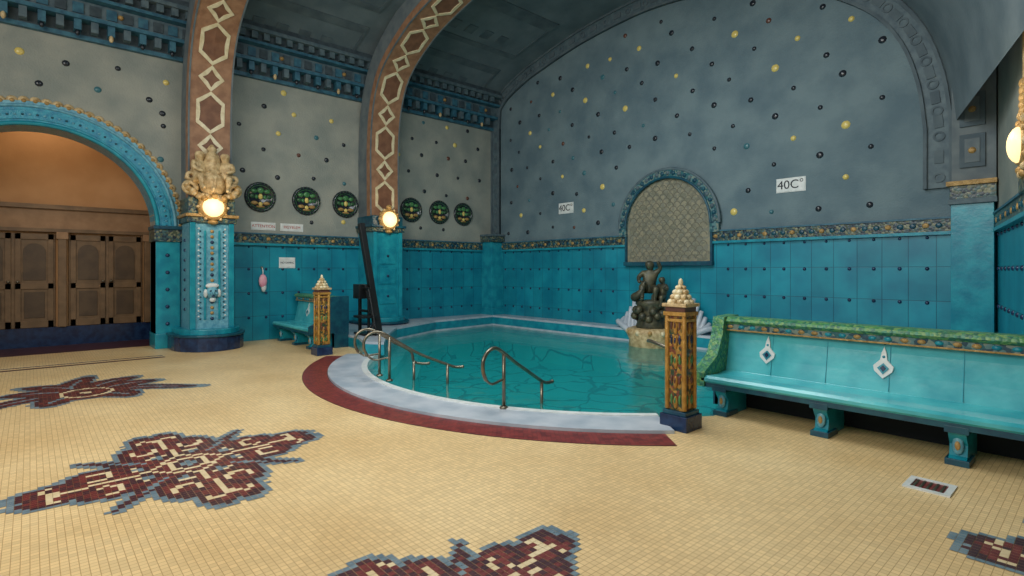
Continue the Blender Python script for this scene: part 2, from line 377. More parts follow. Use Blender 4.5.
def column(yc,fancy,left=True):
    b=MB(); x0=-13.02; x1=-12.2; hw=.4
    b.box((x0,yc-hw,.3),(x1,yc+hw,2.62),m_teal if not fancy else m_tealL)
    c=(-12.55,yc)
    for r,z0,z1,m in((.80,0,.28,m_navy),(.83,.28,.32,m_tealD),(.70,.32,.42,m_teal)):
        poly=[]
        for k in range(13):
            a=-pi/2+pi*k/12; poly.append((c[0]+r*math.cos(a),c[1]+r*math.sin(a)*.82))
        poly=[(x0,c[1]-r*.82)]+poly+[(x0,c[1]+r*.82)]
        b.prism(poly,z0,z1,m)
    for e in(-1,1):
        b.box((x1-.02,yc+e*(hw-.05)-.05,.42),(x1+.04,yc+e*(hw-.05)+.05,2.55),m_teal)
    if fancy:
        for e in(-.13,.13): b.box((x1,yc+e-.02,.6),(x1+.025,yc+e+.02,2.4),m_teal)
        z=.62
        while z<2.45:
            b.dome((0,0,0),.036,.03,m_gold if int(z*10)%3 else m_navy,FL(x1,yc,z))
            for e in(-.24,.24): b.dome((0,0,0),.02,.015,m_white,FL(x1,yc+e,z+.05)); b.dome((0,0,0),.02,.02,m_tealD,FL(x1,yc+e*.88,z))
            z+=.11
        M=FL(x1+.02,yc,1.15)
        b.sph((0,0,0),(.11,.14,.09),m_tealL,M,n=16,k=10); b.sph((0,.13,0),(.13,.06,.06),m_white,M)
        for e in(-1,1):
            b.sph((e*.045,.03,.08),(.022,.016,.015),m_navy,M,n=8,k=5); b.sph((e*.12,-.02,.0),(.04,.09,.05),m_white,M); b.sph((e*.06,-.03,.06),(.035,.035,.03),m_tealL,M)
        b.sph((0,-.01,.10),(.02,.045,.03),m_tealL,M); b.sph((0,-.075,.08),(.035,.022,.03),m_navy,M); b.sph((0,-.15,.03),(.06,.05,.04),m_white,M)
        for zz in [.8+.2*i for i in range(8)]:
            M=frame((-12.6,yc-hw,zz),(1,0,0),(0,0,1),(0,-1,0)); b.dome((0,0,0),.035,.03,m_navy,M)
    else:
        for zz in(.75,1.25,1.75):
            b.box((x1,yc-.22,zz),(x1+.02,yc+.22,zz+.4),m_teal)
            b.dome((0,0,0),.035,.03,m_navy,FL(x1+.02,yc,zz+.2))
    b.box((x0,yc-.45,2.55),(x1+.06,yc+.45,2.66),m_band); b.box((x0,yc-.48,2.66),(x1+.1,yc+.48,2.72),m_gold if fancy else m_tealD)
    b.box((x0,yc-.42,2.72),(x1+.02,yc+.42,3.05 if fancy else 2.95),m_band if fancy else m_tealD)
    col=b.build('mosaic_column' ,bevel=.008)
    l=MB(); M=FL(x1+.04,yc,2.86)
    l.lathe([(.27,0),(.28,.03),(.25,.07),(.22,.08)],m_gold,M=M,n=28)
    l.sph((0,0,.07),(.2,.2,.09),m_lamp,M,n=20,k=10)
    for k in range(12):
        a=2*pi*k/12; l.sph((.27*math.cos(a),.27*math.sin(a),.04),.035,m_gold if k%2 else m_stone,M,n=8,k=5)
    l.sph((0,.31,.03),(.08,.06,.05),m_gold,M); l.sph((0,-.30,.03),(.1,.05,.05),m_gold,M)
    lo=l.build('lamp',col)
    p=bpy.data.lights.new('lamp_light','POINT'); p.energy=7; p.color=(1,.72,.42); p.shadow_soft_size=.12
    po=bpy.data.objects.new('lamp_light',p); S.collection.objects.link(po); po.location=(x1+.5,yc,2.86); po.parent=col
    if fancy:
        s=MB()
        M=FL(x1-.1,yc,3.25)
        for k in range(9):
            a=-pi/2+pi*k/8
            s.sph((0,0,0),(.08,.26,.1),m_stone,M@Matrix.Rotation(a,4,'Z')@Matrix.Translation((0,.26,0)),n=10,k=8)
        s.sph((0,0,0),(.26,.3,.18),m_stone,FL(x1+.02,yc,3.35)); s.sph((0,0,0),(.17,.3,.14),m_stone,FL(x1-.02,yc,3.72))
        s.lathe([(.1,0),(.16,.08),(.13,.2),(.07,.26),(.1,.32),(.02,.42)],m_stone,c=(x1-.02,yc,3.72),n=14)
        rnd=random.Random(3)
        for k in range(34):
            a=pi*k/33; s.sph((.44*math.cos(a)*(1+.1*rnd.random()),.08-.2*math.sin(a)*(1+.3*rnd.random()),.05*rnd.random()),.045+.03*rnd.random(),m_stone if k%4 else m_gold,FL(x1+.08,yc,3.2),n=8,k=6)
        for e in(-1,1):
            s.torus((e*.4,-.02,.06),.1,.05,m_stone,FL(x1,yc,3.25),n=16,k=8); s.torus((e*.38,.2,.04),.07,.04,m_stone,FL(x1,yc,3.25),n=16,k=8)
        s.build('shell_garland',col)
        putto(m_stone,(x1+.02,yc-.24,3.42),.9,pi/2+.5,col,'putto_figure_a',2)
        putto(m_stone,(x1+.02,yc+.24,3.42),.9,pi/2-.5,col,'putto_figure_b',2)
    return col
column(2.75,True); column(6.7,False); column(-2.1,True)
for yc,nm in((2.75,'trim_rib_1'),(6.7,'trim_rib_2'),(-2.1,'trim_rib_3')): rib(yc,nm)
# ------------------------------------------------------------ left wall with arch
AC=.15; AR=1.75; SP=2.45
b=MB()
def lw(y0,y1):
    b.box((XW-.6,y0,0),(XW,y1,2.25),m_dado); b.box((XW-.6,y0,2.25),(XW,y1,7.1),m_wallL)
lw(AC+AR,YB+.4); lw(-5,AC-AR)
N_=32; vs=[];fs=[]
for i in range(N_+1):
    a=pi*i/N_; y=AC+AR*math.cos(a); z=SP+AR*1.04*math.sin(a)
    vs+= [(XW,y,z),(XW,y,7.1),(XW-.6,y,z),(XW-.6,y,7.1)]
for i in range(N_):
    o=i*4; fs+= [(o,o+1,o+5,o+4),(o+2,o+3,o+7,o+6),(o,o+4,o+6,o+2)]
b.add(vs,fs,m_wallL)
WL=b.build('wall_left')
b=MB(); M=FL(XW,AC,SP)
b.ring((0,0,0),AR-.0,AR+.36,-.58,.07,m_archb,M,a0=0,a1=pi)
b.torus((0,0,.07),AR+.03,.04,m_teal,M,n=48,a0=0,a1=pi)
b.torus((0,0,.07),AR+.34,.03,m_tealL,M,n=48,a0=0,a1=pi)
b.ring((0,0,0),AR+.1,AR+.26,.07,.09,m_archb,M,a0=0,a1=pi)
for k in range(60):
    a=pi*(k+.5)/60; b.dome(((AR+.18)*math.cos(a),(AR+.18)*math.sin(a),.09),.022,.02,m_tealL if k%2 else m_tealD,M)
for k in range(44):
    a=pi*(k+.5)/44; b.dome(((AR+.44)*math.cos(a),(AR+.44)*math.sin(a),.0),.085,.05,m_stone,M,n=10); b.dome(((AR+.43)*math.cos(a),(AR+.43)*math.sin(a),.04),.04,.03,m_gold,M,n=8)
b.ring((0,0,0),AR+.36,AR+.43,0,.05,m_tealL,M,a0=0,a1=pi)
for e in(-1,1):
    y0,y1=sorted((e*AR,e*(AR+.42)))
    b.box((y0,-SP,-.58),(y1,-.25,.06),m_teal,M); b.box((y0-.03,-.27,-.58),(y1+.03,.0,.10),m_band,M); b.box((y0-.05,-.02,-.58),(y1+.05,.05,.14),m_tealD,M); b.box((y0-.02,-SP,-.58),(y1+.02,-SP+.3,.09),m_teal,M)
    for zz in(.5,.85,1.2,1.55,1.9): b.dome((e*(AR+.2),-SP+zz,.06),.04,.03,m_navy,M)
b.build('trim_archivolt',bevel=.006)
# room behind arch
b=MB(); b.box((-15.2,-3,0),(-15,4,6.2),m_ochre); b.build('wall_anteroom_back')
b=MB(); b.box((-15.2,3.2,0),(-13.6,3.4,6.2),m_ochre); b.build('wall_anteroom_right')
b=MB(); b.box((-15.2,-3.2,0),(-13.6,-3,6.2),m_ochre); b.build('wall_anteroom_left')
b=MB(); b.box((-15.2,-3.2,6.0),(-13.5,3.4,6.2),m_ochre); b.build('ceiling_anteroom')
b=MB(); b.box((-15,-3,2.4),(-14.94,3.2,2.95),m_lintel); b.box((-14.98,-3,2.40),(-14.88,3.2,2.47),m_wood); b.box((-14.98,-3,2.88),(-14.86,3.2,2.97),m_wood); b.build('trim_lintel')
b=MB(); b.box((-15,-3,.0),(-14.9,3.2,.4),m_navy); b.build('baseboard_anteroom')
def door(y0,y1,name):
    b=MB(); M=FL(-14.99,y0,.405); w=y1-y0; h=1.95
    b.box((0,0,0),(w,h,.03),m_wood,M)
    for q in(0,1):
        u0=q*w/2+.03; u1=(q+1)*w/2-.03
        b.box((u0,0,.03),(u0+.09,h,.06),m_wood,M); b.box((u1-.09,0,.03),(u1,h,.06),m_wood,M)
        b.box((u0,h-.12,.03),(u1,h,.06),m_wood,M); b.box((u0,0,.03),(u1,.14,.06),m_wood,M); b.box((u0,.8,.03),(u1,.92,.06),m_wood,M)
        b.box((u0+.14,.2,.03),(u1-.14,.74,.045),m_woodD,M)
        uc=(u0+u1)/2; r=(u1-u0)/2-.12
        b.prism([(uc-r,.98),(uc+r,.98)]+[(uc+r*math.cos(a*pi/10),h-.2-r+r*math.sin(a*pi/10)) for a in range(11)],.03,.045,m_woodD,M)
        b.sph((w/2+(.07 if q else -.07),.95,.09),.03,m_brass,M)
    o=b.build(name,bevel=.004)
for i,(a,c) in enumerate(((-.92,.40),(.62,1.93),(-2.5,-1.12),(2.13,3.1))): door(a,c,'door_%d'%(i+1))
b=MB()
for y in(.51,2.03,-1.02):
    b.box((-15,y-.07,.4),(-14.84,y+.07,2.4),m_wood); b.box((-15,y-.1,2.25),(-14.82,y+.1,2.40),m_lintel)
b.build('trim_door_posts',bevel=.01)
# ------------------------------------------------------------ back / right walls
b=MB(); y=YB
poly=[(p[0],p[1]+.03) for p in prof]
poly=[(-13.3,2.25),(-13.3,6.2)]+poly+[(-1.0,3.9),(-1.0,2.25)]
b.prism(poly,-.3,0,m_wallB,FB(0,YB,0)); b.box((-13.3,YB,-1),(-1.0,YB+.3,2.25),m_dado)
WB=b.build('wall_back')
b=MB()
def RW(y): return -1.2+(10.8-y)*.2
d=Vector((RW(7)-RW(10.8),-3.8,0)); Ld=d.length; d.normalize(); nR=Vector((-d.y,d.x,0))
if nR.x>0: nR=-nR
MR=frame((RW(10.8),10.8,0),tuple(d),(0,0,1),tuple(nR))
b.box((0,0,-.3),(Ld,2.25,0),m_dado,MR); b.box((0,2.25,-.3),(Ld,8.2,0),m_wallL,MR)
b.box((-.45,6.98,0),(2.6,7.2,8),m_wallL); b.box((2.5,-5,0),(2.7,7,8),m_wallL)
WR=b.build('wall_right')
def studs(name,M,u0,u1,v0,vtop,du,dv,skip,rads,parent):
    b=MB(); r=0; v=v0
    ms=[m_yel,m_blk,m_tst,m_blk,m_brn,m_yel,m_blk,m_blk]; k=0
    while v<8:
        u=u0+(du/2 if r%2 else 0)
        while u<u1:
            k+=1; uu=u+random.uniform(-.1,.1); vv=v+random.uniform(-.06,.06)
            if vv<vtop(uu) and not skip(uu,vv):
                m=ms[(k*5+r*3+random.randint(0,2))%8]
                b.dome((uu,vv,0),random.choice(rads)*(1.15 if m is m_yel else 1),.03,m,M,n=10)
            u+=du
        v+=dv; r+=1
    b.build(name,parent)
def topB(u):
    for i in range(n-1):
        if prof[i][0]<=u<=prof[i+1][0]: return prof[i][1]-.6 if -12.3<u<-2.4 else 0
    return 0
studs('ceramic_wall_studs',FB(0,YB,0),-12.2,-2.2,2.75,topB,.86,.46,lambda u,v: abs(u+6.8)<1.5 and v<4.1 or (abs(u+4.13)<.4 and abs(v-3.2)<.2) or (abs(u+9.9)<.4 and abs(v-3.2)<.2),(.045,.055,.065),WB)
studs('ceramic_wall_studs',FL(XW,0,0),2.0,10.4,2.8,lambda u:5.8,.78,.5,lambda u,v:(abs(v-3.26)<.45) or abs(u-2.75)<.5 or abs(u-6.7)<.5,(.05,.06),WL)
studs('ceramic_wall_studs',FL(XW,0,0),-4.5,2.2,3.0,lambda u:5.8,.78,.5,lambda u,v: math.hypot(u-AC,v-SP)<AR+.65 or v<SP and abs(u-AC)<2.3 or u<-1.6,(.05,.06),WL)
def dado_studs(M,u0,u1,skip,parent):
    b=MB()
    for r,z in enumerate((2.12,1.62,1.07,.52)):
        u=u0
        while u<u1:
            if not skip(u): b.dome((u,z,0),.032 if r else .026,.025,m_navy,M)
            u+=.37
    b.build('dado_studs',parent)
dado_studs(FB(0,YB,0),-12.4,-1.8,lambda u:abs(u+6.8)<1.2,WB)
dado_studs(FL(XW,0,0),3.3,10.2,lambda u:abs(u-6.7)<.45,WL)
dado_studs(MR,.3,Ld-1,lambda u:False,WR)
def band(M,us,parent):
    b=MB()
    for u0,u1 in us:
        b.box((u0,2.2,0),(u1,2.42,.05),m_band,M); b.box((u0,2.16,0),(u1,2.21,.07),m_teal,M); b.box((u0,2.41,0),(u1,2.44,.07),m_corn2,M)
        u=u0+.08
        while u<u1-.05:
            b.sph((u,2.31,.05),(.05,.045,.015),m_gold if int(u*6)%3==0 else m_tealD,M,n=8,k=5); u+=.17
    b.build('trim_frieze',parent)
band(FB(0,YB,0),[(-12.6,-7.9),(-5.7,-1.7)],WB); band(FL(XW,0,0),[(3.15,6.3),(7.1,10.4)],WL); band(MR,[(.3,Ld)],WR)
# back arch band
b=MB()
def archband(o0,o1,y0,y1,m):
    vs=[];fs=[]; P=[(prof_in(i,o0,YB),prof_in(i,o1,YB)) for i in range(n)]
    P=[(Vector((-13+o0,2.6)),Vector((-13+o1,2.6))),(Vector((-13+o0,4.5)),Vector((-13+o1,4.5))),(Vector((-13+o0,6.0)),Vector((-13+o1,5.95)))]+P[3:]+[(Vector((-1.7-o0,2.9)),Vector((-1.7-o1,2.9)))]
    for a,c in P: vs+= [(a.x,y0,a.y),(c.x,y0,c.y),(c.x,y1,c.y),(a.x,y1,a.y)]
    k=len(P)-1
    for i in range(k):
        for j in range(4): fs.append((i*4+j,i*4+(j+1)%4,(i+1)*4+(j+1)%4,(i+1)*4+j))
    b.add(vs,fs,m); return P
P=archband(-.02,.38,YB-.05,YB,m_corn); archband(.0,.05,YB-.09,YB,m_vaultM); archband(.33,.38,YB-.09,YB,m_vaultM)
mid=[( (Vector(a)+Vector(c))/2) for a,c in P]
for i in range(1,len(mid)):
    L_=(mid[i]-mid[i-1]).length; k=max(1,int(L_/.3)); ang=math.atan2((mid[i]-mid[i-1]).y,(mid[i]-mid[i-1]).x)
    for j in range(k):
        p=mid[i-1].lerp(mid[i],(j+.5)/k)
        M=FB(p.x,YB-.05,p.y)@Matrix.Rotation(ang,4,'Z')
        if (i+j)%2: b.ring((0,0,0),.05,.08,0,.015,m_vaultM,M,n=14)
        else: b.box((-.10,-.06,0),(.10,.06,.015),m_vaultM,M)
b.build('trim_back_arch',WB)
b=MB()
b.box((-13,10.35,0),(-12.5,10.8,2.45),m_teal); b.box((-13,10.3,2.45),(-12.42,10.8,2.62),m_band); b.box((-13,10.28,2.62),(-12.4,10.8,2.68),m_corn); b.box((-13,10.33,0),(-12.46,10.8,.45),m_teal)
b.build('trim_corner_pilaster_left',bevel=.01)
b=MB()
b.box((-1.70,10.55,0),(-1.20,10.8,2.6),m_teal); b.box((-1.73,10.5,2.6),(-1.16,10.8,2.68),m_corn); b.box((-1.71,10.52,2.68),(-1.17,10.8,2.88),m_band); b.box((-1.75,10.48,2.88),(-1.16,10.8,2.95),m_gold)
b.box((-1.70,10.6,2.95),(-1.18,10.8,8),m_ribs)
for k in range(6):
    z=3.15+k*.62; b.box((-1.6,10.57,z),(-1.30,10.6,z+.5),m_vaultM); b.box((-1.54,10.56,z+.07),(-1.36,10.57,z+.43),m_ribs); b.dome((0,0,0),.05,.03,m_gold,FB(-1.45,10.56,z+.25))
b.build('trim_corner_pilaster_right',bevel=.01)
u=Ld-.5
b=MB(); b.box((u-.25,0,0),(u+.5,2.6,.06),m_teal,MR); b.box((u-.28,2.4,0),(u+.5,2.62,.10),m_band,MR); b.box((u-.25,2.62,0),(u+.5,8,.07),m_stone,MR)
b.lathe([(.24,0),(.25,.03),(.2,.07)],m_gold,M=MR@Matrix.Translation((u+.1,2.85,.07)),n=24)
b.sph((u+.1,2.85,.14),(.18,.18,.09),m_lamp,MR,n=18,k=9)
for k in range(14):
    a=2*pi*k/14; b.sph((u+.1+.25*math.cos(a),2.85+.3*math.sin(a),.1),.05,m_gold if k%2 else m_stone,MR,n=8,k=6)
for k in range(5): b.sph((u+.1,3.18+.07*k,.09),(.16-.025*k,.06,.05),m_gold,MR)
b.build('wall_lamp',bevel=0)
p=bpy.data.lights.new('wall_lamp_light','POINT'); p.energy=12; p.color=(1,.78,.48); p.shadow_soft_size=.1
po=bpy.data.objects.new('wall_lamp_light',p); S.collection.objects.link(po); po.location=MR@Vector((u-.1,3.2,.6))
# ------------------------------------------------------------ cornice
b=MB(); y0,y1=-5,10.75; dz=.2
def lay(z0,z1,x,m): b.box((XW,y0,z0+dz),(x,y1,z1+dz),m)
lay(5.72,5.80,-12.9,m_corn2); lay(5.8,6.02,-12.92,m_vaultD); lay(6.02,6.09,-12.66,m_corn2); lay(6.09,6.38,-12.76,m_corn)
lay(6.38,6.44,-12.56,m_corn2); lay(6.44,6.62,-12.64,m_vaultD); lay(6.62,6.7,-12.46,m_corn); lay(6.7,6.82,-12.52,m_vaultD)
y=y0+.1; k=0
while y<y1-.2:
    b.box((XW,y,5.83+dz),(-12.72,y+.11,6.02+dz),m_corn if k%2 else m_corn2)
    b.box((-12.77,y-.02,6.14+dz),(-12.73,y+.14,6.33+dz),m_vaultD if k%2 else m_corn2)
    b.box((-12.64,y,6.48+dz),(-12.52,y+.12,6.62+dz),m_corn)
    if k%6==0: b.dome((0,0,0),.05,.04,m_gold,FL(-12.73,y+.2,6.235+dz)); b.sph((-12.74,y+.055,5.79+dz),(.04,.04,.07),m_stone,n=8,k=6)
    elif k%2==0: b.sph((-12.78,y+.055,5.79+dz),(.04,.04,.06),m_blk,n=8,k=6)
    y+=.25; k+=1
b.build('trim_cornice')
# ------------------------------------------------------------ round ornaments
for yy in(3.91,4.96,5.95,7.86,8.79,9.64):
    b=MB(); M=FL(XW,yy,3.26)
    b.lathe([(.34,0),(.34,.03),(.31,.06),(.28,.05),(.27,.03),(.0,.03)],m_blk,M=M,n=32,cap=False)
    for k in range(24):
        a=2*pi*k/24; b.dome((.31*math.cos(a),.31*math.sin(a),.055),.016,.012,m_grnd,M,n=6)
    b.ring((0,0,0),.255,.27,.03,.042,m_grnd,M)
    for (px_,pz_,rx,rz,mm) in((0,.15,.08,.07,m_grn),(-.14,.13,.07,.05,m_grn),(.14,.13,.07,.05,m_grn),(-.18,.01,.06,.05,m_grnd),(.18,.01,.06,.05,m_grnd),(0,.01,.05,.07,m_yel),(-.09,.0,.04,.05,m_grn),(.09,.0,.04,.05,m_grn),(-.13,-.14,.08,.045,m_gold),(.13,-.14,.08,.045,m_gold),(0,-.16,.05,.05,m_yel),(0,-.22,.1,.025,m_gold)):
        b.sph((px_,pz_,.035),(rx,rz,.025),mm,M,n=10,k=6)
    b.build('round_wall_ornament')
# ------------------------------------------------------------ window
b=MB(); M=FB(-6.8,YB,0); r=1.07; zs=2.6
b.prism([(-r,1.78),(r,1.78)]+[(r*math.cos(a*pi/24),zs+r*math.sin(a*pi/24)) for a in range(25)],0,.03,m_grille,M)
rows=0; z=1.85
while z<3.6:
    u=-1.0+(.09 if rows%2 else 0)
    while u<1.05:
        if (abs(u)<.97 and z<zs) or math.hypot(u,z-zs)<.97:
            b.torus((u,z,.03),.085,.008,m_scale,M,n=8,k=4,a0=0,a1=pi)
        u+=.18
    z+=.10; rows+=1
b.ring((0,zs,0),r,r+.22,0,.10,m_frame,M,a0=0,a1=pi)
b.torus((0,zs,.10),r+.02,.03,m_tealD,M,n=40,a0=0,a1=pi); b.torus((0,zs,.08),r+.21,.035,m_corn,M,n=40,a0=0,a1=pi)
for k in range(26):
    a=pi*(k+.5)/26; b.dome(((r+.115)*math.cos(a),zs+(r+.115)*math.sin(a),.10),.05,.035,m_tealD if k%2 else m_corn,M,n=10)
for e in(-1,1):
    a,c=sorted((e*r,e*(r+.2))); b.box((a,2.40,0),(c,zs,.10),m_frame,M)
    a,c=sorted((e*r,e*(r+.05))); b.box((a,1.75,0),(c,2.42,.08),m_tealD,M)
b.box((-r-.06,1.70,0),(r+.06,1.79,.12),m_tealD,M)
b.build('window_1')
# ------------------------------------------------------------ signs
def text(body,M,size,m,parent):
    c=bpy.data.curves.new('sign_text','FONT'); c.body=body; c.size=size; c.extrude=.003; c.align_x='CENTER'; c.align_y='CENTER'; c.materials.append(m)
    o=bpy.data.objects.new('sign_text',c); S.collection.objects.link(o); o.parent=parent; o.matrix_world=M
def sign(M,w,h,body,size,tm,fr=m_white,name='temperature_sign'):
    b=MB(); b.box((-w/2,-h/2,0),(w/2,h/2,.02),m_white,M); b.box((-w/2-.015,-h/2-.015,0),(w/2+.015,h/2+.015,.012),fr,M)
    o=b.build(name); text(body,M@Matrix.Translation((0,0,.022)),size,tm,o)
sign(FB(-9.9,YB,3.27),.5,.26,"40C°",.24,m_blk); sign(FB(-4.13,YB,3.22),.5,.24,"40C°",.23,m_blk)
sign(FL(XW+.0,3.98,2.6),.5,.15,"ATTENTION",.09,m_red,name='notice_sign'); sign(FL(XW,4.62,2.6),.5,.15,"FIGYELEM",.09,m_red,name='notice_sign')
sign(FL(XW,4.51,1.77),.34,.22,"NO DIVING",.06,m_blk,name='notice_sign')
b=MB(); M=FL(XW,3.95,1.35)
b.tube([(0,.3,.03),(.01,.22,.05),(0,.12,.06)],.012,m_white,M=M); b.sph((0,.0,.07),(.09,.16,.06),m_pink,M); b.sph((.02,-.13,.06),(.06,.13,.05),m_white,M); b.dome((0,.3,0),.035,.04,m_brass,M)
b.build('hanging_towel')
# ------------------------------------------------------------ pool
C=(-6.35,7.6)
def arcp(R,a0,a1,k=40): return [(C[0]+R*math.cos(a0+(a1-a0)*i/k),C[1]+R*math.sin(a0+(a1-a0)*i/k)) for i in range(k+1)]
aL=math.atan2(4.15-7.6,-9.75+6.35); aR=math.atan2(4.55-7.6,-2.85+6.35)
def outline(R,ins=0):
    arc=arcp(R,aL,aR)
    right=[(-2.95-ins,5.6+ins*.3),(-2.9-ins,6.5+ins),(-1.7-ins,6.7+ins),(-1.75-ins,10.35-ins)]
    left=[(-12.4+ins,10.3-ins),(-12.15+ins,8.1),(-11.3+ins,6.45+ins*.5),(-10.2+ins,5.6+ins)]
    return arc+right+left
W0=outline(4.0)
def tess(b,loops,z,m):
    pts=[p for l in loops for p in l]
    T=tessellate_polygon([[Vector((p[0],p[1],0)) for p in l] for l in loops])
    b.add([(p[0],p[1],z) for p in pts],T,m)
b=MB(); tess(b,[[(-15.2,-5),(2.7,-5),(2.7,10.8),(-15.2,10.8)],W0],0,m_floor); b.build('floor')
b=MB()
def wallz(P,z0,z1,m):
    k=len(P); b.add([(p[0],p[1],z0) for p in P]+[(p[0],p[1],z1) for p in P],[(i,(i+1)%k,k+(i+1)%k,k+i) for i in range(k)],m)
W1=outline(3.6,.25); W2=outline(3.2,.5)
wallz(W0,-.2,0,m_marble); tess(b,[W0,W1],-.2,m_step); wallz(W1,-.4,-.2,m_step); tess(b,[W1,W2],-.4,m_step); wallz(W2,-.75,-.4,m_basin); tess(b,[W2],-.75,m_basin)
PB=b.build('pool_basin')
b=MB(); tess(b,[W0],-.045,m_water); b.build('pool_water')
b=MB()
b.ring((C[0],C[1],0),3.97,4.53,0,.035,m_marble,n=60,a0=aL-.02,a1=aR+.02)
b.ring((C[0],C[1],0),3.93,4.02,-.15,.045,m_white,n=60,a0=aL-.02,a1=aR+.02)
b.build('trim_pool_rim')
b=MB()
b.ring((C[0],C[1],0),4.53,4.895,0,.003,m_maroon2,n=80,a0=aL,a1=aR)
for j in range(8):
    r0=4.54+.044*j; r1=r0+.041
    nn=int((aR-aL)*r0/.045)
    for i in range(nn):
        a=aL+(aR-aL)*i/nn; c=aL+(aR-aL)*(i+.93)/nn
        vs=[(C[0]+r*math.cos(t),C[1]+r*math.sin(t),.005) for r,t in((r0,a),(r1,a),(r1,c),(r0,c))]
        b.add(vs,[(0,1,2,3)],random.choice((m_redb,m_redb,m_maroon)))
b.build('trim_pool_border',fix=False)
b=MB()
Lp=[(-9.15,4.95),(-10.2,5.6),(-11.3,6.45),(-12.15,8.1),(-12.4,10.3),(-1.75,10.35),(-1.75,10.8),(-13,10.8),(-13,4.95),(-10.2,4.95),(-9.5,4.7)]
Rp=[(-1.75,10.8),(-1.75,6.5),(-1.5,6.5),(-1.2,6.5),(-1.2,10.8)]
for Q in(Lp,Rp): b.prism(Q,0,.2,m_teal); b.prism(Q,.2,.25,m_marble)
b.build('trim_pool_ledge')
# ------------------------------------------------------------ floor mosaics
def ell(x,y,cx,cy,a,b_): return (math.hypot((x-cx)/a,(y-cy)/b_)-1)*min(a,b_)
def motifB(u,v):
    r=math.hypot(u,v); f=ell(u,v,0,0,.28,.28); ins=9; dl=9; ln=9
    for k in range(4):
        a=k*pi/2; x=u*math.cos(a)+v*math.sin(a); y=-u*math.sin(a)+v*math.cos(a)
        for e in((.5,0,.3,.12),(.52,.2,.21,.14),(.52,-.2,.21,.14),(.82,.08,.19,.12),(.82,-.08,.19,.12)):
            f=min(f,ell(x,y,*e))
        # scrolls: open arcs curling out from the stem
        q=math.hypot(x-.55,abs(y)-.17)
        if x<.6: ln=min(ln,abs(q-.085))
        if .26<x<.84: ln=min(ln,abs(y))
        q=math.hypot(x-.8,abs(y)-.09)
        if x>.78: ln=min(ln,abs(q-.06))
        a+=pi/4; x=u*math.cos(a)+v*math.sin(a); y=-u*math.sin(a)+v*math.cos(a)
        w=.09*(1-max(0,(x-.3))/.62)
        if .2<x<.88: dl=min(dl,abs(y)-w)
        if .3<x<.6: ins=min(ins,abs(y))
    g=min(f,dl)
    if g>.042: return None
    if g>0: return 's'
    if f<0:
        if r<.06: return 's'
        if r<.10: return 'd'
        if abs(r-.13)<.02: return 'c'
        if abs(abs(u)+abs(v)-.27)<.022: return 'c'
        if abs(r-.36)<.02 and min(abs(u),abs(v))>.07: return 'c'
        if ln<.018: return 'c'
        return 'm' if (f<-.03 and random.random()>.3) else 'd'
    if ins<.016: return 's'
    return 'd' if dl>-.03 else 'm'
def motifA(u,v):
    f=ell(u,v,0,0,.34,.36); rid=9
    for k,(ang,L_,w) in enumerate(((0,1.0,.15),(.62,.85,.17),(1.2,.75,.17),(-.62,.85,.17),(-1.2,.75,.17),(1.85,1.05,.12),(-1.85,1.05,.12),(2.6,.6,.16),(-2.6,.6,.16))):
        x=u*math.cos(ang)+v*math.sin(ang); y=-u*math.sin(ang)+v*math.cos(ang)
        y+=.1*math.sin(x*4)*(1 if ang>0 else -1)
        e=ell(x,y,L_/2,0,L_/2,w); f=min(f,e)
        if e<0: rid=min(rid,abs(y)) if .35*L_<x<.8*L_ else rid
    if f>.035: return None
    if f>0: return 's'
    r=math.hypot(u,v)
    if abs(r-.22)<.02 or r<.05: return 'c'
    if rid<.018: return 's'
    return 'm' if (f<-.035 and random.random()>.5) else 'd'
cm={'s':m_slate,'m':m_maroon,'d':m_maroon2,'c':m_creamt}
def tiles(cx,cy,sx_,sy_,rot,fn,name='floor_mosaic_motif'):
    b=MB(); R_=max(sx_,sy_)*1.15; g=.04
    for i in range(int((cx-R_)/g),int((cx+R_)/g)+1):
        for j in range(int((cy-R_)/g),int((cy+R_)/g)+1):
            x=(i+.5)*g;y=(j+.5)*g
            dx=x-cx;dy=y-cy; u=(dx*math.cos(rot)+dy*math.sin(rot))/sx_; v=(-dx*math.sin(rot)+dy*math.cos(rot))/sy_
            if abs(u)>1.12 or abs(v)>1.12: continue
            if x>2.4: continue
            c=fn(u,v)
            if c:
                m=cm[c]
                h=.0188; b.add([(x-h,y-h,.003),(x+h,y-h,.003),(x+h,y+h,.003),(x-h,y+h,.003)],[(0,1,2,3)],m)
    b.build(name,fix=False)
tiles(-5.12,.98,1.05,1.06,.12,motifB); tiles(-8.95,.55,1.3,1.2,pi,motifA); tiles(-1.98,1.5,.78,.92,.3,motifB); tiles(.33,4.3,.95,.95,.25,motifB)
tiles(-5.5,-2.6,1,1,0,motifB)
b=MB(); b.box((-11.72,-5,0),(-11.62,1.85,.004),m_maroon2); b.box((-11.92,-5,0),(-11.88,1.85,.004),m_navy); b.box((-15,-3,0),(-13.6,3.2,.003),m_maroon2)
b.build('trim_floor_line')
cx,cy=-.92,4.95
b=MB(); b.box((cx-.14,cy-.14,0),(cx+.14,cy-.10,.012),m_white); b.box((cx-.14,cy+.10,0),(cx+.14,cy+.14,.012),m_white); b.box((cx-.14,cy-.10,0),(cx-.10,cy+.10,.012),m_white); b.box((cx+.10,cy-.10,0),(cx+.14,cy+.10,.012),m_white)
b.box((cx-.1,cy-.1,0),(cx+.1,cy+.1,.004),m_maroon)
for i in range(5): b.box((cx-.09+i*.04,cy-.09,.004),(cx-.075+i*.04,cy+.09,.009),m_brass)
b.build('floor_drain')
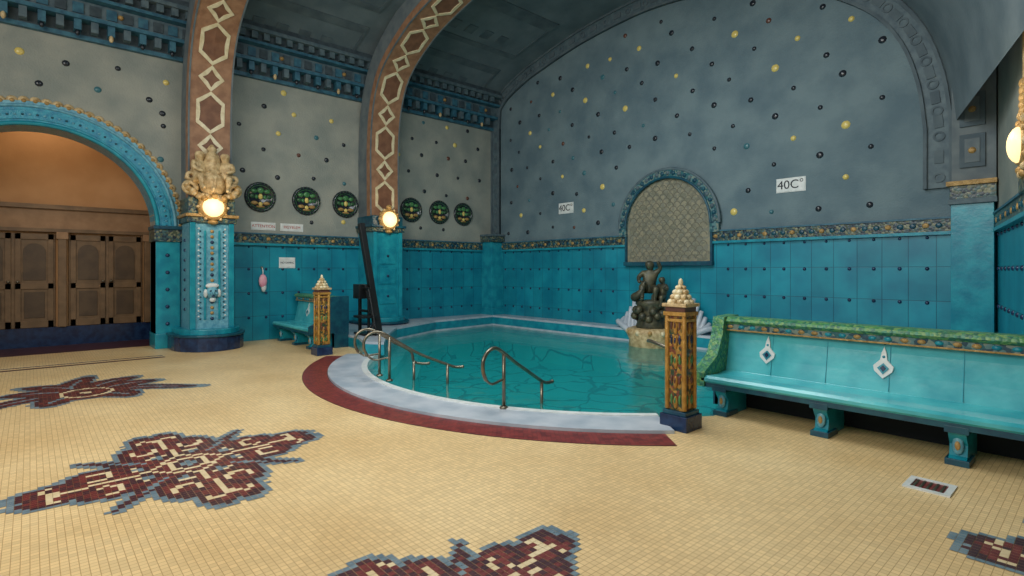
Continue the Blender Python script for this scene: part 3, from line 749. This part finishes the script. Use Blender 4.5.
# ------------------------------------------------------------ benches
def bench(x0,x1,yf,endx,legs,embl,name):
    b=MB()
    def ext(poly,m,a=x0,c=x1):
        b.prism(poly,a,c,m,frame((0,yf,0),(0,1,0),(0,0,1),(1,0,0)))
    ext([(0.02,.35),(0,.37),(0,.40),(.03,.425),(.3,.41),(.5,.43),(.56,.5),(.6,.35)],m_bench)
    ext([(0.5,.42),(.54,.6),(.58,.8),(.60,.95),(.72,.95),(.72,.3),(.56,.3)],m_bench)
    ext([(.64,0),(.64,.34),(.74,.34),(.74,0)],m_dark)  # near-black panel: shade of the gap below the seat, put in as colour
    ext([(.02,.30),(.02,.352),(.12,.352),(.12,.30)],m_tealD)
    ext([(.52,.97),(.49,1.0),(.50,1.03),(.55,1.05),(.72,1.05),(.78,1.03),(.80,.99),(.77,.95),(.6,.95)],m_coping)
    ext([(.53,.90),(.53,.97),(.62,.97),(.62,.90)],m_frame)
    ext([(.545,.885),(.52,.89),(.52,.905),(.62,.905),(.62,.885)],m_gold)
    x=x0+.08
    while x<x1-.03:
        b.sph((x,yf+.53,.937),(.035,.015,.022),m_teal if int(x*20)%2 else m_gold,n=8,k=5); x+=.13
    for x in [x0+.55*k for k in range(1,int((x1-x0)/.55)+1)]:
        ext([(.495,.44),(.535,.6),(.575,.8),(.59,.88),(.61,.88),(.6,.8),(.55,.6),(.51,.44)],m_teal,x-.003,x+.003)
    for x in embl:
        M=frame((x,yf+.552,.70),(1,0,0),(0,.2,.98),(0,-.98,.2))
        b.prism([(0,-.15),(.075,-.08),(.085,-.03),(.03,.03),(.02,.10),(0,.16),(-.02,.10),(-.03,.03),(-.085,-.03),(-.075,-.08)],-.01,.012,m_white,M)
        b.prism([(0,-.11),(.05,-.05),(0,.0),(-.05,-.05)],.012,.018,m_teal,M); b.prism([(0,-.085),(.025,-.05),(0,-.02),(-.025,-.05)],.018,.023,m_navy,M)
        b.dome((0,.06,.012),.014,.008,m_teal,M); b.dome((0,.19,-.008),.014,.014,m_navy,M)
    for x in legs:
        ext([(.06,0),(.06,.05),(.10,.07),(.12,.16),(.06,.24),(.03,.3),(.03,.335),(.55,.335),(.55,0)],m_teal,x-.06,x+.06)
        ext([(.035,.0),(.035,.05),(.3,.05),(.3,0)],m_tealD,x-.08,x+.08); ext([(.015,.27),(.015,.325),(.3,.325),(.3,.27)],m_tealD,x-.08,x+.08)
        M=frame((x,yf+.09,.16),(1,0,0),(0,0,1),(0,-1,0))
        b.sph((0,0,0),(.04,.08,.025),m_tealL,M); b.sph((0,.0,.02),(.02,.04,.012),m_gold,M)
    if endx:
        e0,e1,me=endx
        ext([(.0,.3),(.0,.46),(.12,.52),(.3,.62),(.42,.85),(.46,1.05),(.82,1.06),(.82,0),(.5,0),(.5,.3)],me,e0,e1)
        ext([(.5,0),(.5,.3),(.8,.3),(.8,0)],m_tealD,e0-.02,e1+.02)
    return b.build(name,bevel=.008)
bench(-3.1,1.6,5.6,(-3.2,-3.06,m_coping),(-2.9,-1.9,-.87,.16,1.2),(-2.6,-1.5,-.4,.7),'tiled_bench')
bench(-12.9,-10.75,4.15,(-10.78,-10.68,m_tealD),(-12.6,-11.7,-10.9),(-12.2,-11.3),'tiled_bench')
# ------------------------------------------------------------ posts
def post(cx,cy,name='mosaic_post'):
    b=MB(); H=.095
    def sq(h,z0,z1,m): b.box((cx-h,cy-h,z0),(cx+h,cy+h,z1),m)
    sq(.15,0,.15,m_navy); sq(.13,.15,.19,m_tealD); sq(H,.19,1.16,m_postm)
    for ex in(-1,1):
        for ey in(-1,1): b.lathe([(.024,.2),(.024,1.16)],m_postg,c=(cx+ex*H,cy+ey*H,0),n=10)
    for nx,ny in((1,0),(0,-1),(-1,0),(0,1)):
        M=frame((cx+nx*H,cy+ny*H,0),(-ny,nx,0),(0,0,1),(nx,ny,0))
        for z,m in((.27,m_grn),(.47,m_brn),(.67,m_grn),(.87,m_navy),(1.02,m_brn)):
            b.sph((0,z,0),(.024,.07,.02),m_postg,M,n=10,k=6); b.sph((0,z+.02,.012),(.012,.035,.016),m,M,n=8,k=5)
            b.sph((-.045,z+.03,0),(.014,.055,.014),m,M,n=8,k=5); b.sph((.045,z+.03,0),(.014,.055,.014),m,M,n=8,k=5)
        b.box((-.09,1.08,0),(.09,1.11,.025),m_postg,M)
    sq(.125,1.14,1.18,m_postg); sq(.11,1.18,1.23,m_brn); sq(.135,1.23,1.265,m_stone)
    for z,r,k,q in((1.275,.10,10,.036),(1.325,.078,8,.035),(1.375,.055,6,.032),(1.42,.03,4,.028)):
        b.lathe([(r,z-.03),(r,z+.03)],m_stone,c=(cx,cy,0),n=12)
        for i in range(k):
            a=2*pi*i/k+z*9; b.sph((cx+r*math.cos(a),cy+r*math.sin(a),z),(q,q,q*.9),m_cream if i%3 else m_stone,n=8,k=6)
    b.sph((cx,cy,1.465),(.025,.025,.05),m_cream)
    b.build(name,bevel=.006)
post(-2.95,4.93); post(-10.02,4.12)
# ------------------------------------------------------------ handrails
def rail(base,dirv,off=0,n2=.72):
    b=MB(); d=Vector((dirv[0],dirv[1],0)).normalized(); side=Vector((-d.y,d.x,0)); B=Vector((base[0],base[1],0))
    def q(s,z): return B+d*s+side*off+Vector((0,0,z))
    pts=[q(-.30,.40),q(-.345,.50),q(-.34,.62),q(-.26,.71),q(-.14,.73),q(0,.66),q(.2,.53),q(.45,.385),q(n2,.23),q(n2+.12,.19),q(n2+.22,.19)]
    pts=catmull([tuple(p) for p in pts],5)
    b.tube(pts,.021,m_brass)
    b.tube([q(0,0.03),q(0,.66)],.02,m_brass); b.tube([q(n2,-.3),q(n2,.24)],.02,m_brass)
    p2=catmull([tuple(p) for p in (q(-.30,.40),q(-.2,.34),q(-.05,.36),q(0,.36))],4); b.tube(p2,.014,m_brass)
    b.lathe([(.05,0),(.05,.015),(.03,.03)],m_brass,c=tuple(q(0,.035)),n=14)
    b.sph(tuple(q(n2+.22,.19)),.026,m_brass)
    return b
b=rail((-4.62,4.0),(-.1,.66)); b.build('pool_handrail')
b=rail((-6.83,3.78),(.36,.70),n2=.82)
b2=rail((-7.25,3.85),(.36,.70),n2=.5)
b.build('pool_handrail'); b2.build('pool_handrail')
b=MB(); b.tube(catmull([(-3.05,5.3,.0),(-3.07,5.3,.55),(-3.2,5.2,.72),(-3.5,5.25,.79),(-3.62,5.35,.78)],5),.02,m_brass); b.build('pool_handrail')
# ------------------------------------------------------------ pool lift
b=MB(); z0=.25; bx,by=-10.45,5.2
b.box((bx-.25,by-.12,z0),(bx+.25,by+.12,z0+.05),m_black)
def beam(p,q,w,m=m_black):
    p=Vector(p);q=Vector(q); d=(q-p); L_=d.length; d.normalize(); a=d.cross(Vector((0,1,0))).normalized(); c=d.cross(a)
    b.box((-w/2,-w/2,0),(w/2,w/2,L_),m,frame(tuple(p),tuple(a),tuple(c),tuple(d)))
beam((-10.22,5.42,z0),(-10.6,5.2,2.58),.12); beam((-10.12,5.3,z0),(-10.4,5.2,1.3),.05)
beam((bx-.2,by,z0),(bx-.2,by,1.25),.06); beam((bx+.2,by,z0),(bx+.2,by,1.2),.05); beam((bx-.2,by,1.22),(bx+.22,by,1.22),.05); beam((bx-.2,by,.75),(bx+.22,by,.75),.05)
beam((bx+.2,by,1.2),(bx+.5,by+.0,.4),.04); beam((bx+.3,by-.1,z0),(bx+.62,by-.1,.55),.04)
b.box((bx-.32,by-.1,1.0),(bx-.02,by+.1,1.3),m_black); b.box((bx-.05,by-.22,.62),(bx+.35,by+.12,.67),m_black)
b.build('pool_lift',bevel=.008)
# ------------------------------------------------------------ fountain
b=MB(); fx,fy=-6.75,10.1
rnd=random.Random(5)
b.lathe([(.50,-.3),(.48,.1),(.54,.24),(.52,.32),(.42,.36),(.38,.32)],m_stone,c=(fx,fy,0),n=28)
b.lathe([(.28,.25),(.34,.38),(.28,.55),(.26,.75),(.34,.86),(.34,.94),(.0,.96)],m_bronze,c=(fx,fy,0),n=20,cap=False)
for k in range(12):
    a=2*pi*k/12; b.sph((fx+.5*math.cos(a),fy+.5*math.sin(a),.26),.06,m_cream if k%2 else m_gold,n=8,k=6)
for k in range(18):
    a=2*pi*k/18+.2; b.sph((fx+(.28+.08*rnd.random())*math.cos(a),fy+(.28+.08*rnd.random())*math.sin(a),.5+.35*rnd.random()),.09,m_bronze,n=8,k=6)
for e in(-1,1):
    for k in range(6):
        pts=[(fx+e*.42,fy+.15,.05),(fx+e*(.6+.1*k),fy+.3,.12+.05*k),(fx+e*(.72+.09*k),fy+.5,.34+.13*(5-k))]
        b.tube(catmull(pts,5),[.085-.004*i for i in range(11)],m_marble,n=8)
fo=b.build('fountain')
putto(m_bronze,(fx-.04,fy-.02,1.2),.98,.55,fo,'seated_child_figure',1)
putto(m_bronze,(fx+.24,fy+.05,1.02),.7,-.1,fo,'crouching_child_figure',0)
skinfig('fish_figure',[(0,0,0),(.12,-.08,.04),(.26,-.1,.12),(.34,-.06,.26),(.30,0,.38),(.38,.02,.44),(.24,.02,.46)],[(0,1),(1,2),(2,3),(3,4),(4,5),(4,6)],[.12,.13,.1,.06,.035,.03,.03],m_bronze,(fx-.3,fy-.25,.98),.85,0,fo)
# ------------------------------------------------------------ lights
def area(loc,tgt,sx_,sy_,e,col):  # unseen area lamps added as fill; no ceiling fitting belongs to them
    l=bpy.data.lights.new('fill_light','AREA'); l.shape='RECTANGLE'; l.size=sx_; l.size_y=sy_; l.energy=e; l.color=col
    o=bpy.data.objects.new('fill_light',l); S.collection.objects.link(o); o.location=loc
    o.rotation_euler=(Vector(tgt)-Vector(loc)).to_track_quat('-Z','Y').to_euler()
area((-4,-3.5,5.6),(-6.5,5,.5),8,3,490,(1,.94,.85))
area((-5.2,4.4,6.8),(-5.8,5.2,0),4,3,300,(.92,.98,1))
area((-4.5,1.5,5.8),(-8.5,10.8,2.8),4,1.5,85,(.86,.97,1))  # extra fill added to brighten the back wall
p=bpy.data.lights.new('anteroom_light','POINT'); p.energy=42; p.color=(1,.76,.5); p.shadow_soft_size=.4
po=bpy.data.objects.new('anteroom_light',p); S.collection.objects.link(po); po.location=(-13.9,.2,5.0)
w=bpy.data.worlds.new('w'); S.world=w; w.use_nodes=True; w.node_tree.nodes['Background'].inputs[0].default_value=(.52,.66,.75,1); w.node_tree.nodes['Background'].inputs[1].default_value=.55
# ------------------------------------------------------------ camera
f=540
cam=bpy.data.cameras.new('camera'); cam.sensor_width=36; cam.lens=f/1024*36; cam.shift_y=-18/1024; cam.clip_start=.05
co=bpy.data.objects.new('camera',cam); S.collection.objects.link(co); co.location=(0,0,1.6)
co.rotation_euler=(pi/2,0,math.atan2(605,540)); S.camera=co
S.view_settings.view_transform='Standard'
